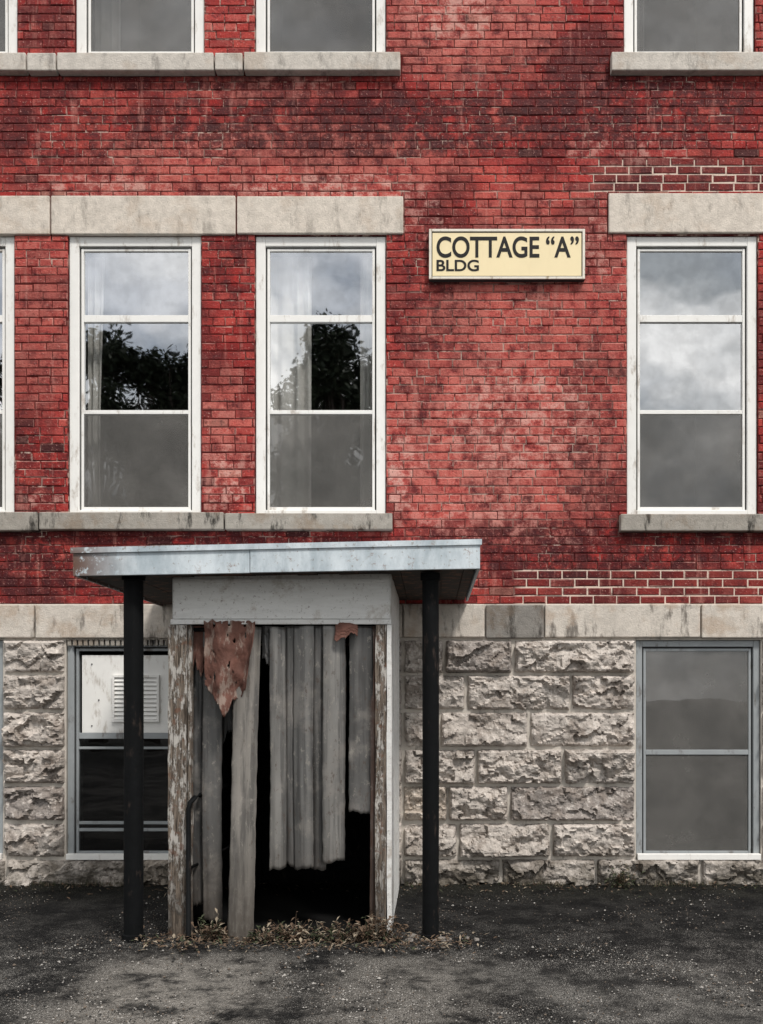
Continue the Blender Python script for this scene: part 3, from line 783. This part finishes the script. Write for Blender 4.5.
def weed(name,cx,cy,n,rad,h,mats=(LEAFD,LEAFG,LEAFT),w=(.5,.3,.2)):
    q=MB()
    for i in range(n):
        a=U(0,6.28); r=rad*math.sqrt(R()); x=cx+r*math.cos(a)*1.5; y=cy+r*math.sin(a)*.5
        ln=h*U(.3,1); d=Vector((U(-.9,.9),U(-.7,.5),1)).normalized(); top=Vector((x,y,0))+d*ln
        mi_=random.choices((0,1,2),w)[0]
        q.tube([(x,y,-.005),tuple(Vector((x,y,0))+d*ln*.6),tuple(top+Vector((U(-.01,.01),0,-.006)))],[.0022,.0016,.0008],4,mi_)
        for k in range(random.randint(4,10)):
            tt=U(.2,1); leaf(q,Vector((x,y,0))+d*ln*tt,(U(-1,1),U(-1,1),U(-.2,.8)),U(.02,.06),U(.010,.026),mi_)
    return q.obj(name,list(mats))
weed('weed_plant',PX(288,1.85),-1.86,34,.11,.17,w=(.55,.2,.25))
weed('weed_plant',PX(340,1.9),-1.93,34,.11,.17,w=(.55,.25,.2))
weed('weed_plant',PX(376,1.8),-1.88,44,.10,.22,w=(.65,.15,.2))
weed('weed_plant',PX(262,1.9),-1.93,14,.06,.13)
weed('weed_plant',PX(618),-0.12,30,.06,.26,w=(.3,.5,.2))
weed('weed_plant',PX(212,1.9),-1.88,26,.06,.18)
q=MB()
for i in range(1700):
    if R()<.75: x=PX(U(150,470),1.85)+random.gauss(0,.08); y=-1.9+random.gauss(-.04,.12)
    else: x=U(-4,3.6); y=-abs(random.gauss(0,.22))-.05
    leaf(q,(x,y,.006+R()*.02),(U(-1,1),U(-1,1),U(-.1,.45)),U(.012,.06),U(.006,.024),random.choices((0,1,2),(.66,.14,.20))[0],.1)
q.obj('dead_leaves',[LEAFD,LEAFG,LEAFT])
q=MB()
for i in range(2200):
    cl=int(R()*46); random.seed(cl*13+5); cx=U(-4.2,3.7); random.seed(i*77+3)
    x=cx+random.gauss(0,.10); y=-.06-abs(random.gauss(0,.05)); 
    if PX(165)<x<PX(405): continue
    l=U(.015,.08); leaf(q,(x,y,0),(U(-.5,.5),U(-.5,.3),1),l,.004,random.choices((0,1,2),(.3,.5,.2))[0],.4)
q.obj('grass',[LEAFD,LEAFG,LEAFT])
random.seed(99)

# ---------------------------------------------------------------- trees across the yard (reflected in the glass)
BARK=m_simple('bark',(0.05,0.04,0.035),.4,.95,.1,8,0)
FOL=[m_simple('foliage_dark',(0.012,0.018,0.010),.4,.7,.1,3,0),m_simple('foliage_mid',(0.024,0.032,0.018),.4,.7,.1,3,0)]
def tree(x0,y0,H,W,seed,ncl=34):
    random.seed(seed); q=MB()
    q.tube([(x0,y0,-.1),(x0+.1,y0,H*.2),(x0-.05,y0+.1,H*.45),(x0+.1,y0,H*.8)],[.3,.24,.17,.05],10,0)
    cl=[]
    for i in range(ncl):
        a=U(0,6.28); hz=.36+.59*R()**.7; wr=W*math.sin(min(1,(1.12-hz)/.75)*math.pi*.58)*U(.25,1)
        c=Vector((x0+math.cos(a)*wr,y0+math.sin(a)*wr,H*hz)); cl.append((c,U(.42,.9)*(1.2-hz*.5)))
        s=Vector((x0,y0,H*hz*U(.55,.8)))
        q.tube([tuple(s),tuple(s.lerp(c,.5)+Vector((0,0,-.15))),tuple(c)],[.07,.045,.015],6,0)
    for c,r in cl:
        for k in range(int(440*r)):
            d=Vector((random.gauss(0,1),random.gauss(0,1),random.gauss(0,1.25))); d=d.normalized()*r*(R()**.45)*U(.8,1.4)
            p=c+d; l=U(.11,.22); n=len(q.v); a1=Vector((U(-1,1),U(-1,1),U(-1,1))).normalized(); b1=a1.cross(Vector((U(-1,1),U(-1,1),U(-1,1)))).normalized()
            q.v+=[tuple(p),tuple(p+a1*l*.5+b1*l*.3),tuple(p+a1*l),tuple(p+a1*l*.5-b1*l*.3)]; q.f.append((n,n+1,n+2,n+3)); q.mi.append(1 if R()<.6 else 2)
    q.obj('leafy_tree',[BARK]+FOL)
tree(-10.9,-22,14.2,1.7,3,52); tree(-9.3,-22.5,13.3,1.6,8,50); tree(-8.0,-22,13.5,1.4,21,46)
tree(-4.3,-22.5,13.4,1.3,17,40); tree(-3.3,-22,14.4,1.5,5,54); tree(-2.0,-23,13.9,1.3,31,44); tree(-15.0,-24,13.8,2.2,11,44)

# ---------------------------------------------------------------- light
w=bpy.data.worlds.new('World'); scene.world=w; w.use_nodes=True; nt=w.node_tree
bg=nt.nodes['Background']; bg.inputs['Strength'].default_value=0.115
sv=Vector((0.42,-0.64,1.05)).normalized()
sky=nt.nodes.new('ShaderNodeTexSky'); sky.sky_type='NISHITA'; sky.sun_disc=False
sky.sun_elevation=math.asin(sv.z); sky.sun_rotation=math.atan2(sv.x,sv.y)
tc=nt.nodes.new('ShaderNodeTexCoord'); mp=nt.nodes.new('ShaderNodeMapping'); mp.inputs['Scale'].default_value=(1,1,1.9); mp.inputs['Location'].default_value=(0.3,0.1,0.2)
nt.links.new(tc.outputs['Generated'],mp.inputs[0])
nz=nt.nodes.new('ShaderNodeTexNoise'); nz.inputs['Scale'].default_value=2.6; nz.inputs['Detail'].default_value=5; nz.inputs['Roughness'].default_value=.55; nt.links.new(mp.outputs[0],nz.inputs['Vector'])
rp=nt.nodes.new('ShaderNodeValToRGB'); rp.color_ramp.elements[0].position=.36; rp.color_ramp.elements[1].position=.58
rp.color_ramp.elements[0].color=(.6,.6,.6,1)
nt.links.new(nz.outputs[0],rp.inputs[0])
nz2=nt.nodes.new('ShaderNodeTexNoise'); nz2.inputs['Scale'].default_value=5.5; nz2.inputs['Detail'].default_value=5; nt.links.new(mp.outputs[0],nz2.inputs['Vector'])
rp2=nt.nodes.new('ShaderNodeValToRGB'); rp2.color_ramp.elements[0].position=.40; rp2.color_ramp.elements[1].position=.58
rp2.color_ramp.elements[0].color=(5.8,6.1,6.3,1); rp2.color_ramp.elements[1].color=(15.5,15.2,14.7,1)
nt.links.new(nz2.outputs[0],rp2.inputs[0])
mx=nt.nodes.new('ShaderNodeMix'); mx.data_type='RGBA'; nt.links.new(rp.outputs[0],mx.inputs[0]); nt.links.new(sky.outputs[0],mx.inputs[6]); nt.links.new(rp2.outputs[0],mx.inputs[7])
nt.links.new(mx.outputs[2],bg.inputs['Color'])
sl=bpy.data.lights.new('sun','SUN'); sl.energy=3.4; sl.angle=math.radians(9); sl.color=(1,.95,.89)
so=bpy.data.objects.new('sun',sl); so.rotation_euler=sv.to_track_quat('Z','Y').to_euler(); so.location=(5,-10,15); COL.objects.link(so)

# ---------------------------------------------------------------- camera
cam=bpy.data.cameras.new('camera'); co=bpy.data.objects.new('camera',cam); COL.objects.link(co)
co.location=(0,-D,1.6); co.rotation_euler=(math.radians(90),0,0)
cam.sensor_fit='HORIZONTAL'; cam.sensor_width=36; cam.lens=S*D/763*36
cam.shift_x=-(432-381.5)/763; cam.shift_y=(700-512)/763; cam.clip_end=2000; cam.clip_start=.05
scene.camera=co
scene.view_settings.view_transform='Standard'; scene.view_settings.look='None'; scene.view_settings.exposure=0
